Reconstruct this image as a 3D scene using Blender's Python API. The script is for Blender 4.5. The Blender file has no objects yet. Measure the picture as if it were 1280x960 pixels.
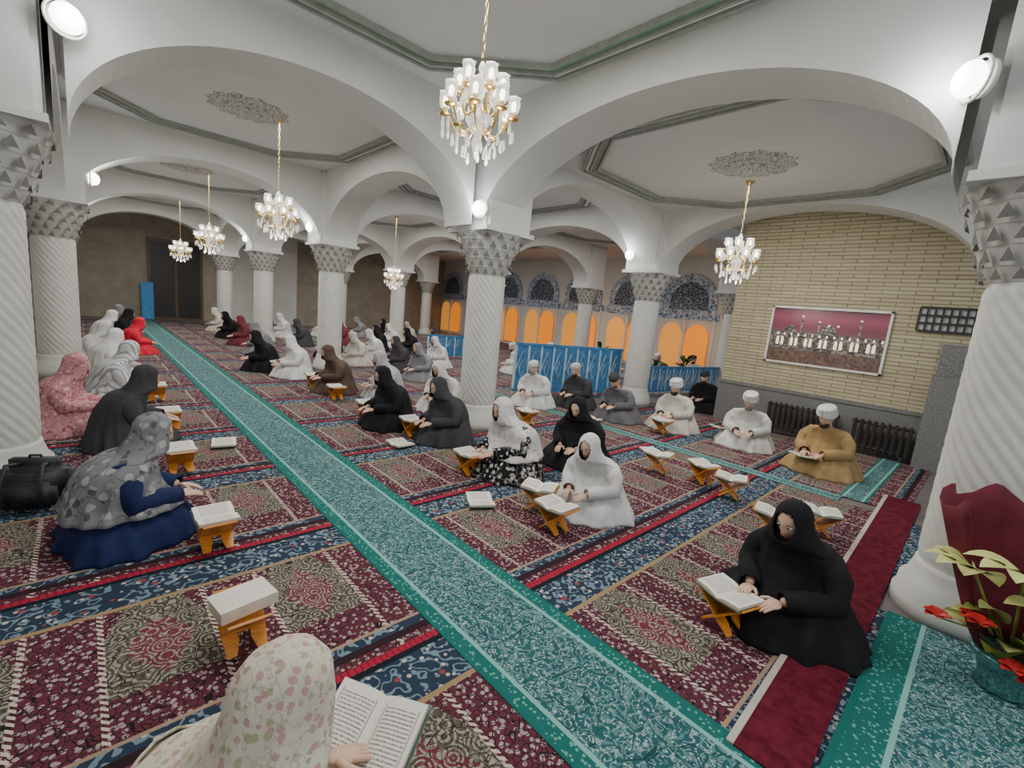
import bpy, bmesh, math, random
from mathutils import Vector, Matrix
random.seed(7)
C = bpy.context.scene.collection
PI = math.pi
# ------------------------------------------------------------------ camera model
F = 569.0; H = 1.8
def nrm(a): 
    l = math.sqrt(sum(t*t for t in a)); return [t/l for t in a]
def dot(a, b): return sum(p*q for p, q in zip(a, b))
def cross(a, b): return [a[1]*b[2]-a[2]*b[1], a[2]*b[0]-a[0]*b[2], a[0]*b[1]-a[1]*b[0]]
U = nrm([-540, -145, F]); V = [610, -35, F]
k_ = dot(U, V); V = nrm([a-k_*b for a, b in zip(V, U)]); UP = cross(V, U)
def ray(px, py):
    d = [px-640, py-480, F]; return dot(d, V), dot(d, U), dot(d, UP)
def at(px, py, z=0.0):
    """point of the room, at height z, that the photograph shows at this pixel"""
    r = ray(px, py); t = (z-H)/r[2]; return Vector((r[0]*t, r[1]*t, z))
cam = bpy.data.cameras.new('camera'); co = bpy.data.objects.new('camera', cam); C.objects.link(co)
R = Matrix(((V[0], -V[1], -V[2]), (U[0], -U[1], -U[2]), (UP[0], -UP[1], -UP[2])))
co.matrix_world = Matrix.Translation((0, 0, H)) @ R.to_4x4()
cam.sensor_width = 36; cam.lens = F/1280*36; cam.clip_start = 0.05
bpy.context.scene.camera = co
# ------------------------------------------------------------------ materials
class MT:
    def __init__(s, name, rough=0.6, metal=0.0, spec=0.5):
        s.m = bpy.data.materials.new(name); s.m.use_nodes = True; s.t = s.m.node_tree
        s.b = s.t.nodes['Principled BSDF']; s.b.inputs['Roughness'].default_value = rough
        s.b.inputs['Metallic'].default_value = metal; s.b.inputs['Specular IOR Level'].default_value = spec
    def n(s, typ, ins=None, **kw):
        nd = s.t.nodes.new('ShaderNode'+typ)
        for k, v in kw.items(): setattr(nd, k, v)
        for k, v in (ins or {}).items(): s.set(nd.inputs[k], v)
        return nd
    def set(s, inp, v):
        if isinstance(v, bpy.types.NodeSocket): s.t.links.new(v, inp)
        elif isinstance(v, (tuple, list)) and len(v) == 3 and inp.type == 'RGBA': inp.default_value = (*v, 1)
        else: inp.default_value = v
    def obj(s): return s.n('TexCoord').outputs['Object']
    def mp(s, vec, scale=(1, 1, 1), loc=(0, 0, 0), rot=(0, 0, 0)):
        return s.n('Mapping', {'Vector': vec, 'Scale': scale, 'Location': loc, 'Rotation': rot}).outputs[0]
    def sep(s, vec): return s.n('SeparateXYZ', {0: vec}).outputs
    def M(s, op, a, b=0.0, c=0.0): return s.n('Math', {0: a, 1: b, 2: c}, operation=op).outputs[0]
    def noise(s, vec, scale, detail=3, rough=.5): return s.n('TexNoise', {'Vector': vec, 'Scale': scale, 'Detail': detail, 'Roughness': rough}).outputs[0]
    def vor(s, vec, scale, feature='F1', out='Distance'):
        return s.n('TexVoronoi', {'Vector': vec, 'Scale': scale}, feature=feature).outputs[out]
    def ramp(s, fac, stops, const=False):
        nd = s.n('ValToRGB', {'Fac': fac}); r = nd.color_ramp
        r.interpolation = 'CONSTANT' if const else 'LINEAR'
        while len(r.elements) < len(stops): r.elements.new(.5)
        for e, (p, c) in zip(r.elements, stops): e.position = p; e.color = (*c, 1)
        return nd.outputs[0]
    def mix(s, f, a, b):
        nd = s.n('Mix', data_type='RGBA'); s.set(nd.inputs[0], f); s.set(nd.inputs[6], a); s.set(nd.inputs[7], b); return nd.outputs[2]
    def col(s, c): s.set(s.b.inputs['Base Color'], c); return s
    def bump(s, h, strength=.3, dist=.01):
        s.t.links.new(s.n('Bump', {'Height': h, 'Strength': strength, 'Distance': dist}).outputs[0], s.b.inputs['Normal']); return s
    def emit(s, c, st):
        s.set(s.b.inputs['Emission Color'], c); s.b.inputs['Emission Strength'].default_value = st; return s
def plain(name, c, rough=.6, metal=0, var=.12, scale=9, bump=0):
    m = MT(name, rough, metal); n = m.noise(m.obj(), scale)
    m.col(m.ramp(n, [(.3, tuple(t*(1-var) for t in c)), (.7, tuple(min(1, t*(1+var)) for t in c))]))
    if bump: m.bump(m.noise(m.obj(), scale*6), bump, .01)
    return m.m
def emissive(name, c, st):
    m = MT(name, .4); m.col(c); m.emit(m.ramp(m.noise(m.obj(), 2.0), [(0, tuple(t*.85 for t in c)), (1, c)]), st); return m.m
plaster = plain('plaster', (.60, .61, .58), .8, var=.04, scale=2, bump=.05)
ceil_m = plain('ceiling_paint', (.62, .64, .62), .85, var=.03, scale=1.5)
stone = plain('column_stone', (.58, .58, .54), .5, var=.07, scale=5)
cap_m = plain('capital_plaster', (.50, .50, .47), .7, var=.05, scale=6)
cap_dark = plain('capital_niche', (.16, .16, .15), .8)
green_m = plain('green_stripe_paint', (.16, .36, .20), .6)
grey_mould = plain('moulding_grey', (.30, .32, .29), .7)
white_mould = plain('moulding_white', (.66, .67, .63), .7)
gold = plain('brass', (.72, .50, .18), .28, 1.0)
black_iron = plain('black_iron', (.018, .017, .016), .45)
white_paint = plain('white_paint', (.72, .71, .67), .5)
orange_wood = MT('orange_varnished_wood', .35)
_w = orange_wood; _v = _w.obj()
_w.col(_w.ramp(_w.noise(_w.mp(_v, (3, 30, 30)), 6, 4), [(.25, (.42, .13, .012)), (.55, (.66, .25, .03)), (.8, (.80, .36, .06))])); orange_wood = _w.m
dark_wood = plain('dark_wood', (.12, .07, .035), .5, var=.3)
# page with lines of script
def page_mat():
    m = MT('printed_page', .7); o = m.sep(m.obj()); x, y = o[0], o[1]
    ax = m.M('ABSOLUTE', m.M('SUBTRACT', m.M('ABSOLUTE', y), .075))   # distance from the middle of each page
    inx = m.M('LESS_THAN', ax, .052); iny = m.M('LESS_THAN', m.M('ABSOLUTE', x), .082)
    line = m.M('LESS_THAN', m.M('FRACT', m.M('MULTIPLY', x, 90)), .45)
    word = m.M('GREATER_THAN', m.noise(m.mp(m.obj(), (90, 260, 1)), 1.0, 2), .42)
    ink = m.M('MULTIPLY', m.M('MULTIPLY', inx, iny), m.M('MULTIPLY', line, word))
    frame = m.M('MULTIPLY', m.M('LESS_THAN', m.M('ABSOLUTE', m.M('SUBTRACT', ax, .057)), .0016), m.M('LESS_THAN', m.M('ABSOLUTE', x), .09))
    f = m.M('MULTIPLY', m.M('MAXIMUM', ink, frame), .75)
    m.col(m.mix(f, (.80, .77, .70), (.10, .09, .08))); return m.m
page_m = page_mat()
edge_m = plain('page_edges', (.62, .55, .44), .8)
cover_m = plain('book_cover', (.10, .16, .13), .5)
skin_m = plain('skin', (.62, .40, .29), .55, var=.08)
lip_m = plain('lips', (.38, .13, .11), .5)
eye_m = plain('eye_white', (.8, .8, .78), .3, var=.02)
iris_m = plain('iris', (.02, .012, .01), .2)
beard_m = plain('dark_hair', (.03, .025, .02), .8)
def cloth(name, c, c2=None, scale=26, kind='plain', rough=.85):
    m = MT(name, rough, spec=.2); v = m.obj()
    base = m.ramp(m.noise(v, 7), [(.3, tuple(t*.82 for t in c)), (.7, tuple(min(1, t*1.1) for t in c))])
    if kind == 'floral':
        d = m.vor(v, scale); rnd = m.vor(v, scale, out='Color')
        f = m.M('MULTIPLY', m.M('LESS_THAN', m.M('ADD', d, m.M('MULTIPLY', m.M('SUBTRACT', m.noise(v, scale*2.2, 2), .5), .5)), .42), m.M('GREATER_THAN', m.sep(rnd)[0], .25))
        pet = m.mix(m.M('GREATER_THAN', m.sep(rnd)[1], .6), c2[0], c2[-1])
        vein = m.M('LESS_THAN', m.M('ABSOLUTE', m.M('SUBTRACT', m.noise(v, scale*.55, 2), .5)), .02)
        base = m.mix(m.M('MULTIPLY', f, .8), base, pet); base = m.mix(m.M('MULTIPLY', vein, .5), base, c2[-1])
    elif kind == 'stripe':
        w = m.M('FRACT', m.M('MULTIPLY', m.M('ADD', m.sep(v)[1], m.M('MULTIPLY', m.sep(v)[0], .4)), scale))
        base = m.mix(m.M('LESS_THAN', w, .35), base, c2[0])
    m.col(base); m.bump(m.noise(v, 14, 3), .25, .02); return m.m
# ------------------------------------------------------------------ mesh helpers
def link(name, bm, mats, parent=None, smooth=False, loc=None):
    me = bpy.data.meshes.new(name); bmesh.ops.recalc_face_normals(bm, faces=bm.faces); bm.to_mesh(me); bm.free()
    for m in (mats if isinstance(mats, (list, tuple)) else [mats]): me.materials.append(m)
    if smooth: me.polygons.foreach_set('use_smooth', [True]*len(me.polygons))
    o = bpy.data.objects.new(name, me); C.objects.link(o)
    if parent: o.parent = parent
    if loc is not None: o.location = loc
    return o
def thing(name, label, cat, loc=(0, 0, 0), rz=0, group=None):
    o = bpy.data.objects.new(name, None); C.objects.link(o); o.empty_display_size = .1
    o.location = loc; o.rotation_euler = (0, 0, rz); return tag(o, label, cat, group)
def tag(o, label, cat, group=None, kind=None):
    o['label'] = label; o['category'] = cat
    if group: o['group'] = group
    if kind: o['kind'] = kind
    return o
def struct(o): o['kind'] = 'structure'; return o
def box(bm, c, s, rot=None, mi=0):
    r = bmesh.ops.create_cube(bm, size=1); vs = r['verts']
    for v in vs:
        p = Vector((v.co.x*s[0], v.co.y*s[1], v.co.z*s[2]))
        if rot: p = rot @ p
        v.co = p+Vector(c)
    for f in {f for v in vs for f in v.link_faces}: f.material_index = mi
    return vs
def bbox(bm, x0, x1, y0, y1, z0, z1, mi=0): return box(bm, ((x0+x1)/2, (y0+y1)/2, (z0+z1)/2), (x1-x0, y1-y0, z1-z0), None, mi)
def bevel(bm, w=.01, seg=2): bmesh.ops.bevel(bm, geom=bm.edges[:], offset=w, segments=seg, affect='EDGES', clamp_overlap=True)
def ell(bm, c, r, seg=12, rings=8, rot=None, mi=0):
    vs = bmesh.ops.create_uvsphere(bm, u_segments=seg, v_segments=rings, radius=1)['verts']
    for v in vs:
        p = Vector((v.co.x*r[0], v.co.y*r[1], v.co.z*r[2]))
        if rot: p = rot @ p
        v.co = p+Vector(c)
    for f in {f for v in vs for f in v.link_faces}: f.material_index = mi
    return vs
def tube(bm, pts, rad, n=8, mi=0, cap=True):
    pts = [Vector(p) for p in pts]; rings = []
    if not isinstance(rad, (list, tuple)): rad = [rad]*len(pts)
    ref = None
    for i, p in enumerate(pts):
        d = (pts[min(i+1, len(pts)-1)]-pts[max(i-1, 0)]).normalized()
        if ref is None:
            ref = Vector((0, 0, 1)) if abs(d.z) < .9 else Vector((1, 0, 0))
        a = (ref-d*ref.dot(d)).normalized(); ref = a; b = d.cross(a)
        rings.append([bm.verts.new(p+(a*math.cos(2*PI*k/n)+b*math.sin(2*PI*k/n))*rad[i]) for k in range(n)])
    fs = []
    for q, w in zip(rings, rings[1:]):
        for k in range(n): fs.append(bm.faces.new((q[k], q[(k+1) % n], w[(k+1) % n], w[k])))
    if cap: fs.append(bm.faces.new(rings[0][::-1])); fs.append(bm.faces.new(rings[-1]))
    for f in fs: f.material_index = mi
def lathe(bm, prof, n=24, mod=None, mi=0, c=(0, 0, 0)):
    rings = []
    for r, z in prof:
        ring = []
        for k in range(n):
            t = 2*PI*k/n; rr = r*(mod(t, z) if mod else 1)
            ring.append(bm.verts.new((c[0]+rr*math.cos(t), c[1]+rr*math.sin(t), c[2]+z)))
        rings.append(ring)
    for q, w in zip(rings, rings[1:]):
        for k in range(n): bm.faces.new((q[k], q[(k+1) % n], w[(k+1) % n], w[k])).material_index = mi
    bm.faces.new(rings[0][::-1]).material_index = mi; bm.faces.new(rings[-1]).material_index = mi
def quadpoly(bm, pts, mi=0):
    f = bm.faces.new([bm.verts.new(p) for p in pts]); f.material_index = mi; return f
def BM(): return bmesh.new()
def dup(root, loc=None, rz=None, label=None):
    r = root.copy(); C.objects.link(r)
    if loc is not None: r.location = loc
    if rz is not None: r.rotation_euler = (0, 0, rz)
    if label: r['label'] = label
    for ch in list(root.children):
        c = ch.copy(); C.objects.link(c); c.parent = r
        for g in list(ch.children):
            d = g.copy(); C.objects.link(d); d.parent = c
    return r
ORD = 'first second third fourth fifth sixth seventh eighth ninth tenth eleventh twelfth thirteenth fourteenth fifteenth sixteenth'.split()
# ------------------------------------------------------------------ room grid  (world x = V, world y = U)
YS = [0.0, 5.35, 10.7, 16.1, 21.5]; XS = [-.42, 4.2, 8.9, 13.6]
YEND = 24.2; XEND = 16.5; XBRICK = 9.45; YBRICK = 3.75; ZC = 4.3; ZSP = 2.86; ZAP = 3.92
def ceil_h(i, j): return 3.98 if i >= 1 and j == 0 else ZC   # bay i along x, j along y
# floor and ceiling
bm = BM(); bbox(bm, -1.6, XEND, -3.0, YEND, -.12, 0)
fm = MT('floor_stone', .4); fm.col(fm.ramp(fm.noise(fm.obj(), 3, 4), [(.3, (.12, .10, .10)), (.7, (.18, .15, .15))]))
struct(link('floor', bm, fm.m))
bm = BM(); bbox(bm, -1.6, XEND, -3.0, YEND, ZC, ZC+.15); struct(link('ceiling', bm, ceil_m))
bm = BM(); bbox(bm, XS[1]+.05, XS[2]-.05, -3.0, YS[1], 3.98, 4.12); struct(link('ceiling', bm, ceil_m))
# octagonal mouldings and medallions per bay
def octagon(cx, cy, hx, hy, ch):
    return [(cx-hx+ch, cy-hy), (cx+hx-ch, cy-hy), (cx+hx, cy-hy+ch), (cx+hx, cy+hy-ch), (cx+hx-ch, cy+hy), (cx-hx+ch, cy+hy), (cx-hx, cy+hy-ch), (cx-hx, cy-hy+ch)]
def oct_band(bm, cx, cy, hx, hy, ch, w, z0, z1, mi):
    a = octagon(cx, cy, hx, hy, ch); b = octagon(cx, cy, hx-w, hy-w, ch-w*.586)
    for i in range(8):
        j = (i+1) % 8
        A, B_, D, E = a[i], a[j], b[j], b[i]
        vs = [bm.verts.new((p[0], p[1], z)) for z in (z0, z1) for p in (A, B_, D, E)]
        for q in ((0, 1, 2, 3), (4, 7, 6, 5), (0, 4, 5, 1), (1, 5, 6, 2), (2, 6, 7, 3), (3, 7, 4, 0)):
            bm.faces.new([vs[t] for t in q]).material_index = mi
med_m = MT('medallion_relief', .8); _d = med_m.vor(med_m.obj(), 16, 'DISTANCE_TO_EDGE')
med_m.col(med_m.ramp(_d, [(.02, (.20, .20, .18)), (.12, (.56, .56, .52))])).bump(_d, .5, .02); med_m = med_m.m
BAYS = []; tn = 0
for i in range(len(XS)-1):
    for j in range(-1, len(YS)-1):
        y0 = YS[j] if j >= 0 else -5.3; y1 = YS[j+1]
        if i >= 2 and j < 1: continue
        cx, cy = (XS[i]+XS[i+1])/2, (y0+y1)/2; z = ceil_h(i, j)
        BAYS.append((i, j, cx, cy, z))
        if j < 0: continue
        tn += 1; bm = BM(); hx, hy = (XS[i+1]-XS[i])/2-.36, (y1-y0)/2-.60
        for (w, off, dz, mi) in ((.035, 0, .05, 0), (.05, .05, .03, 1), (.03, .11, .055, 0), (.06, .15, .025, 2), (.03, .22, .05, 0)):
            oct_band(bm, cx, cy, hx-off, hy-off, 1.0-off*.586, w, z-dz, z, mi)
        struct(link('trim_%d' % tn, bm, [grey_mould, white_mould, green_m if (i, j) == (0, 0) else grey_mould]))
        if (i, j) == (0, 0): continue
        bm = BM(); lathe(bm, [(.02, -.05), (.16, -.05), (.17, -.03), (.3, -.045), (.32, -.02), (.46, -.03), (.52, 0)], 48, lambda t, zz: 1+.07*math.cos(12*t))
        tag(link('ceiling_medallion', bm, med_m, None, False, (cx, cy, z)), 'grey floral plaster medallion on the ceiling, %s arch bay %s' % (ORD[j], ['along the left side', 'right of the centre column', 'at the far right'][i]), 'ceiling medallion', 'ceiling medallions')
# columns
SHN = 20
def shaft_bm(r, z0, z1):
    bm = BM(); nt, nz = 120, 110; rings = []
    for k in range(nz+1):
        z = z0+(z1-z0)*k/nz; ring = []
        ft = min(1, (z-z0)/.06, (z1-z)/.06)
        for a in range(nt):
            t = 2*PI*a/nt; rr = r*(1+.055*ft*abs(math.sin(.5*SHN*(t+z/.34)))-.02)
            ring.append(bm.verts.new((rr*math.cos(t), rr*math.sin(t), z)))
        rings.append(ring)
    for q, w in zip(rings, rings[1:]):
        for a in range(nt): bm.faces.new((q[a], q[(a+1) % nt], w[(a+1) % nt], w[a]))
    return bm
def make_column(loc, label):
    t = thing('stone_column', label, 'column', loc)
    bm = BM(); lathe(bm, [(.36, 0), (.36, .10), (.34, .13), (.335, .2), (.30, .24), (.275, .33), (.27, .36)], 40); link('base', bm, stone, t, True)
    link('shaft', shaft_bm(.26, .36, 2.24), stone, t, True)
    bm = BM(); prof = []; z = 2.24
    tiers = [(.27, .10), (.30, .12), (.34, .12), (.385, .12), (.43, .10)]
    for q, (r, h) in enumerate(tiers):
        n = 48; ring = []
        lathe(bm, [(r-.03, z), (r-.015, z+h*.35), (r+.02, z+h*.92), (r+.03, z+h)], 48, (lambda ph: lambda t, zz: 1+.05*abs(math.sin(6*t+ph)))(q % 2*PI/2)); z += h
        # small niche triangles
        for k in range(16):
            a = 2*PI*(k+.5*(q % 2))/16; rr = r+.045
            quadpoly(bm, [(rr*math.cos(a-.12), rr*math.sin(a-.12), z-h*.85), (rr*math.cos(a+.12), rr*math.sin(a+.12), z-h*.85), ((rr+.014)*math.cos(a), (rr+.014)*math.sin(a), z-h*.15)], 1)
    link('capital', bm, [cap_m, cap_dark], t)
    bm = BM(); bbox(bm, -.41, .41, -.41, .41, 2.80, ZC-.002); bevel(bm, .04, 2)
    bbox(bm, -.44, .44, -.44, .44, 2.80, 2.86)
    link('pier', bm, plaster, t); return t
col_labels = {
 (0, 1): 'pale twisted column at the left edge nearest the camera', (0, 2): 'second pale twisted column at left, behind the nearest one',
 (1, 0): 'pale twisted column at the right edge beside the red cloth', (1, 1): 'pale twisted column in the middle of the hall',
 (2, 1): 'twisted column beyond the left end of the brick wall'}
COLPOS = []; cproto = None; XA = {(0, 1): -.56, (0, 2): -.30}
for i, x in enumerate(XS):
    for j, y in enumerate(YS):
        if (i, j) == (0, 0) or (i >= 3 and j == 0) or (i == 2 and j == 0): continue
        lab = col_labels.get((i, j), 'twisted stone column, %s back in the %s column row' % (ORD[j], ['left', 'middle', 'right', 'far right'][i]))
        loc = (XA.get((i, j), x), y, 0)
        if i == 1 and j == 0: loc = (4.3, -.12, 0)
        if i == 1 and j == 1: loc = (4.32, 5.25, 0)
        COLPOS.append(loc[:2])
        if cproto is None: cproto = make_column(loc, lab); cproto['group'] = 'twisted columns of the hall'
        else: dup(cproto, loc, 0, lab)
# arch walls
def arch_wall(name, p0, p1, thick=.62, ztop=ZC, zs=ZSP, za=ZAP, mat=plaster, e=.40):
    p0, p1 = Vector((*p0, 0)), Vector((*p1, 0)); d = (p1-p0); L = d.length; d.normalize(); nx = Vector((-d.y, d.x, 0))
    hl = L/2-e; n = 40; bm = BM(); A = []
    for k in range(n+1):
        s = -math.cos(PI*k/n)*hl; z = zs+(za-zs)*(max(0, 1-(s/hl)**2))**.5
        c = p0+d*(L/2+s)
        A.append([bm.verts.new(c+nx*o*thick/2+Vector((0, 0, zz))) for o in (-1, 1) for zz in (z, ztop-.001)])
    for a, b in zip(A, A[1:]):
        bm.faces.new((a[0], b[0], b[1], a[1])); bm.faces.new((a[2], a[3], b[3], b[2]))
        f = bm.faces.new((a[0], a[2], b[2], b[0])); bm.faces.new((a[1], b[1], b[3], a[3]))
    return struct(link(name, bm, mat))
for i, x in enumerate(XS):
    for j in range(-1, len(YS)-1):
        if i >= 3: continue
        if i == 2 and j < 0: continue
        y0 = YS[j] if j >= 0 else -5.3
        if i == 0 and j < 1: continue
        arch_wall('wall_arcade', (x, y0), (x, YS[j+1]))
for j, y in enumerate(YS):
    for i in range(len(XS)-1):
        if j == 0 and (i == 0 or i >= 1): continue
        arch_wall('wall_arcade', (XS[i], y), (XS[i+1], y))
# outer walls
bm = BM(); bbox(bm, -1.75, -1.6, -3, YEND, 0, ZC); struct(link('wall_left', bm, plaster))
brick = MT('cream_brick', .75); _o = brick.sep(brick.obj()); _c = brick.n('CombineXYZ', {0: _o[1], 1: _o[2], 2: 0.0}).outputs[0]
_b = brick.n('TexBrick', {'Vector': _c, 'Color1': (.40, .34, .19), 'Color2': (.47, .41, .26), 'Mortar': (.06, .055, .035), 'Scale': 1.0, 'Mortar Size': .010, 'Mortar Smooth': .3, 'Brick Width': .42, 'Row Height': .062}, offset=.5)
brick.col(brick.mix(.35, _b.outputs[0], brick.ramp(brick.noise(brick.mp(brick.obj(), (1, 1, 14)), 1.2, 3), [(.35, (.42, .36, .22)), (.7, (.66, .62, .46))]))); brick.bump(_b.outputs[1], -.5, .01); brick = brick.m
granite = MT('grey_granite', .5); granite.col(granite.ramp(granite.noise(granite.obj(), 60, 4), [(.35, (.10, .10, .10)), (.65, (.24, .24, .23))])); granite = granite.m
bm = BM(); bbox(bm, XBRICK, XBRICK+.35, -3.0, YBRICK, .0, ZC); struct(link('wall_brick', bm, brick))
bm = BM(); bbox(bm, XBRICK-.05, XBRICK+.36, .62, YBRICK+.02, 0, .78); bbox(bm, XBRICK-.07, XBRICK, .62, YBRICK+.03, .76, .82); struct(link('wall_brick_dado', bm, granite))
bm = BM(); bbox(bm, XBRICK-.30, XBRICK, -1.4, .62, 0, 1.42); bbox(bm, XBRICK-.06, XBRICK, -1.4, .6, 1.42, 1.9); struct(link('wall_pier_cladding', bm, granite))
bm = BM(); bbox(bm, -1.6, XEND, YEND, YEND+.2, 0, ZC)
endm = plain('end_wall_brown', (.30, .27, .21), .7, var=.15, scale=3); struct(link('wall_end', bm, endm))
# tiled facade wall at the far right
tile = MT('blue_tile', .35); _v = tile.obj(); _d = tile.vor(_v, 7, 'DISTANCE_TO_EDGE'); _n = tile.noise(_v, 9, 4)
tile.col(tile.mix(tile.M('LESS_THAN', _d, .06), tile.ramp(_n, [(.38, (.03, .07, .22)), (.5, (.10, .22, .48)), (.62, (.45, .50, .52))]), (.62, .62, .56))); tile = tile.m
bm = BM(); bbox(bm, XEND-.02, XEND+.2, 2.0, YEND, 0, ZC); struct(link('wall_right', bm, plaster))
def arch_face(bm, x, y0, y1, z0, zs, za, mi=0, n=16):
    c = (y0+y1)/2; h = (y1-y0)/2; pts = [(x, y0, z0), (x, y0, zs)]
    for k in range(1, n):
        s = -math.cos(PI*k/n); pts.append((x, c+s*h, zs+(za-zs)*(1-s*s)**.5))
    pts += [(x, y1, zs), (x, y1, z0)]; quadpoly(bm, pts, mi)
glow = emissive('amber_lit_glass', (.95, .27, .01), .62); glow2 = emissive('warm_lit_wall', (.90, .36, .06), .5)
darkglass = MT('dark_lattice_glass', .2); _d = darkglass.vor(darkglass.obj(), 9, 'DISTANCE_TO_EDGE'); darkglass.col(darkglass.mix(darkglass.M('LESS_THAN', _d, .07), (.02, .03, .07), (.30, .32, .36))); darkglass = darkglass.m
y = 4.6; wn = 0
while y < YEND-2:
    wn += 1; bm = BM(); x = XEND-.04
    bbox(bm, x-.02, XEND, y-.15, y+2.25, 2.05, 2.35, 0)
    arch_face(bm, x-.03, y, y+2.1, 2.35, 2.7, 3.7, 1); arch_face(bm, x-.06, y+.3, y+1.8, 2.4, 2.6, 3.4, 4)
    for q in range(2): arch_face(bm, x-.07, y+.1+q*1.0, y+1.0+q*1.0, .15, 1.35, 1.9, 3 if q else 2)
    bbox(bm, x-.02, XEND, y-.05, y, 0, 2.05, 5); bbox(bm, x-.12, XEND, y+1.01, y+1.09, 0, 2.0, 5)
    struct(link('window_%d' % wn, bm, [tile, tile, glow, glow2, darkglass, white_paint])); y += 2.5
# far end doorway
bm = BM(); yy = YEND-.03
for (a, b) in ((2.0, 3.9),):
    bbox(bm, a, b, yy-.04, YEND, 0, 3.3, 0); bbox(bm, a+.1, a+.9, yy-.07, YEND, .1, 3.15, 1); bbox(bm, a+1.0, b-.1, yy-.07, YEND, .1, 3.15, 1)
struct(link('door_1', bm, [dark_wood, black_iron]))
bm = BM(); bbox(bm, 4.6, 7.8, yy, YEND, 0, ZC, 0); struct(link('wall_end_panel', bm, plaster))
bm = BM(); bbox(bm, 1.75, 2.15, yy-.35, yy-.3, .0, 1.5); bevel(bm, .02)
tag(link('blue_banner', bm, plain('blue_fabric', (.08, .30, .62), .8)), 'tall blue banner standing at the far left end of the hall', 'banner')
# ------------------------------------------------------------------ carpets
def carpet_mat():
    m = MT('patterned_carpet', .95, spec=.1); v = m.obj(); o = m.sep(v); x, y = o[0], o[1]
    P = 1.476
    fine = m.vor(v, 34, 'F1'); fe = m.vor(v, 30, 'DISTANCE_TO_EDGE'); wob = m.noise(v, 14, 3)
    ring = m.M('FRACT', m.M('MULTIPLY', m.vor(v, 11), 5.0))
    # field: maroon ground with cream dots and dark outlines
    field = m.mix(m.M('LESS_THAN', fine, .38), (.11, .028, .042), (.36, .28, .28))
    field = m.mix(m.M('LESS_THAN', fe, .05), field, (.018, .014, .018))
    # prayer niche, repeated along the row
    s = m.M('ABSOLUTE', m.M('SUBTRACT', m.M('FRACT', m.M('DIVIDE', x, .72)), .5))
    yw = m.M('ADD', y, m.M('MULTIPLY', m.M('SUBTRACT', wob, .5), .05))
    top = m.M('SUBTRACT', 1.28, m.M('MULTIPLY', m.M('POWER', s, 1.5), 2.6))
    niche = m.M('MULTIPLY', m.M('LESS_THAN', s, .30), m.M('MULTIPLY', m.M('LESS_THAN', yw, top), m.M('GREATER_THAN', yw, .42)))
    oc = m.mix(m.M('LESS_THAN', ring, .42), (.085, .085, .055), (.31, .29, .24))
    oc = m.mix(m.M('LESS_THAN', fe, .04), oc, (.02, .02, .015))
    med = m.M('LESS_THAN', m.M('ADD', m.M('MULTIPLY', s, 1.3), m.M('ABSOLUTE', m.M('SUBTRACT', yw, .72))), .26)
    oc = m.mix(m.M('MULTIPLY', med, m.M('GREATER_THAN', ring, .45)), oc, (.16, .03, .04))
    field = m.mix(m.M('MULTIPLY', niche, .85), field, oc)
    edge = m.M('MULTIPLY', m.M('LESS_THAN', m.M('ABSOLUTE', m.M('SUBTRACT', s, .31)), .018), m.M('LESS_THAN', yw, 1.1))
    dash = m.M('LESS_THAN', m.M('FRACT', m.M('MULTIPLY', m.M('ADD', y, x), 26)), .5)
    field = m.mix(m.M('MULTIPLY', edge, dash), field, (.55, .47, .40))
    # navy border with blue and cream scrolls
    sc = m.M('ABSOLUTE', m.M('SUBTRACT', m.M('FRACT', m.M('MULTIPLY', m.noise(v, 9, 2), 6)), .5))
    nav = m.mix(m.M('LESS_THAN', sc, .15), (.025, .04, .065), (.15, .22, .27))
    nav = m.mix(m.M('LESS_THAN', m.vor(v, 18), .22), nav, (.45, .40, .34)); nav = m.mix(m.M('LESS_THAN', m.vor(v, 9), .16), nav, (.25, .05, .06))
    def band(a, b): return m.M('MULTIPLY', m.M('GREATER_THAN', y, a), m.M('LESS_THAN', y, b))
    c = field
    c = m.mix(band(1.13, 1.395), c, nav)
    c = m.mix(band(1.10, 1.13), c, (.30, .21, .11)); c = m.mix(band(1.395, 1.43), c, (.012, .014, .022))
    c = m.mix(band(.05, .10), c, (.03, .015, .02)); c = m.mix(band(.10, .16), c, nav); c = m.mix(band(.16, .18), c, (.32, .22, .16))
    c = m.mix(band(1.432, 1.48), c, m.mix(m.M('LESS_THAN', m.M('FRACT', m.M('MULTIPLY', x, 30)), .3), (.33, .018, .045), (.22, .012, .03)))
    m.col(c); m.bump(m.noise(v, 220, 2), .4, .004); return m.m
carpet_m = carpet_mat()
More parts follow.
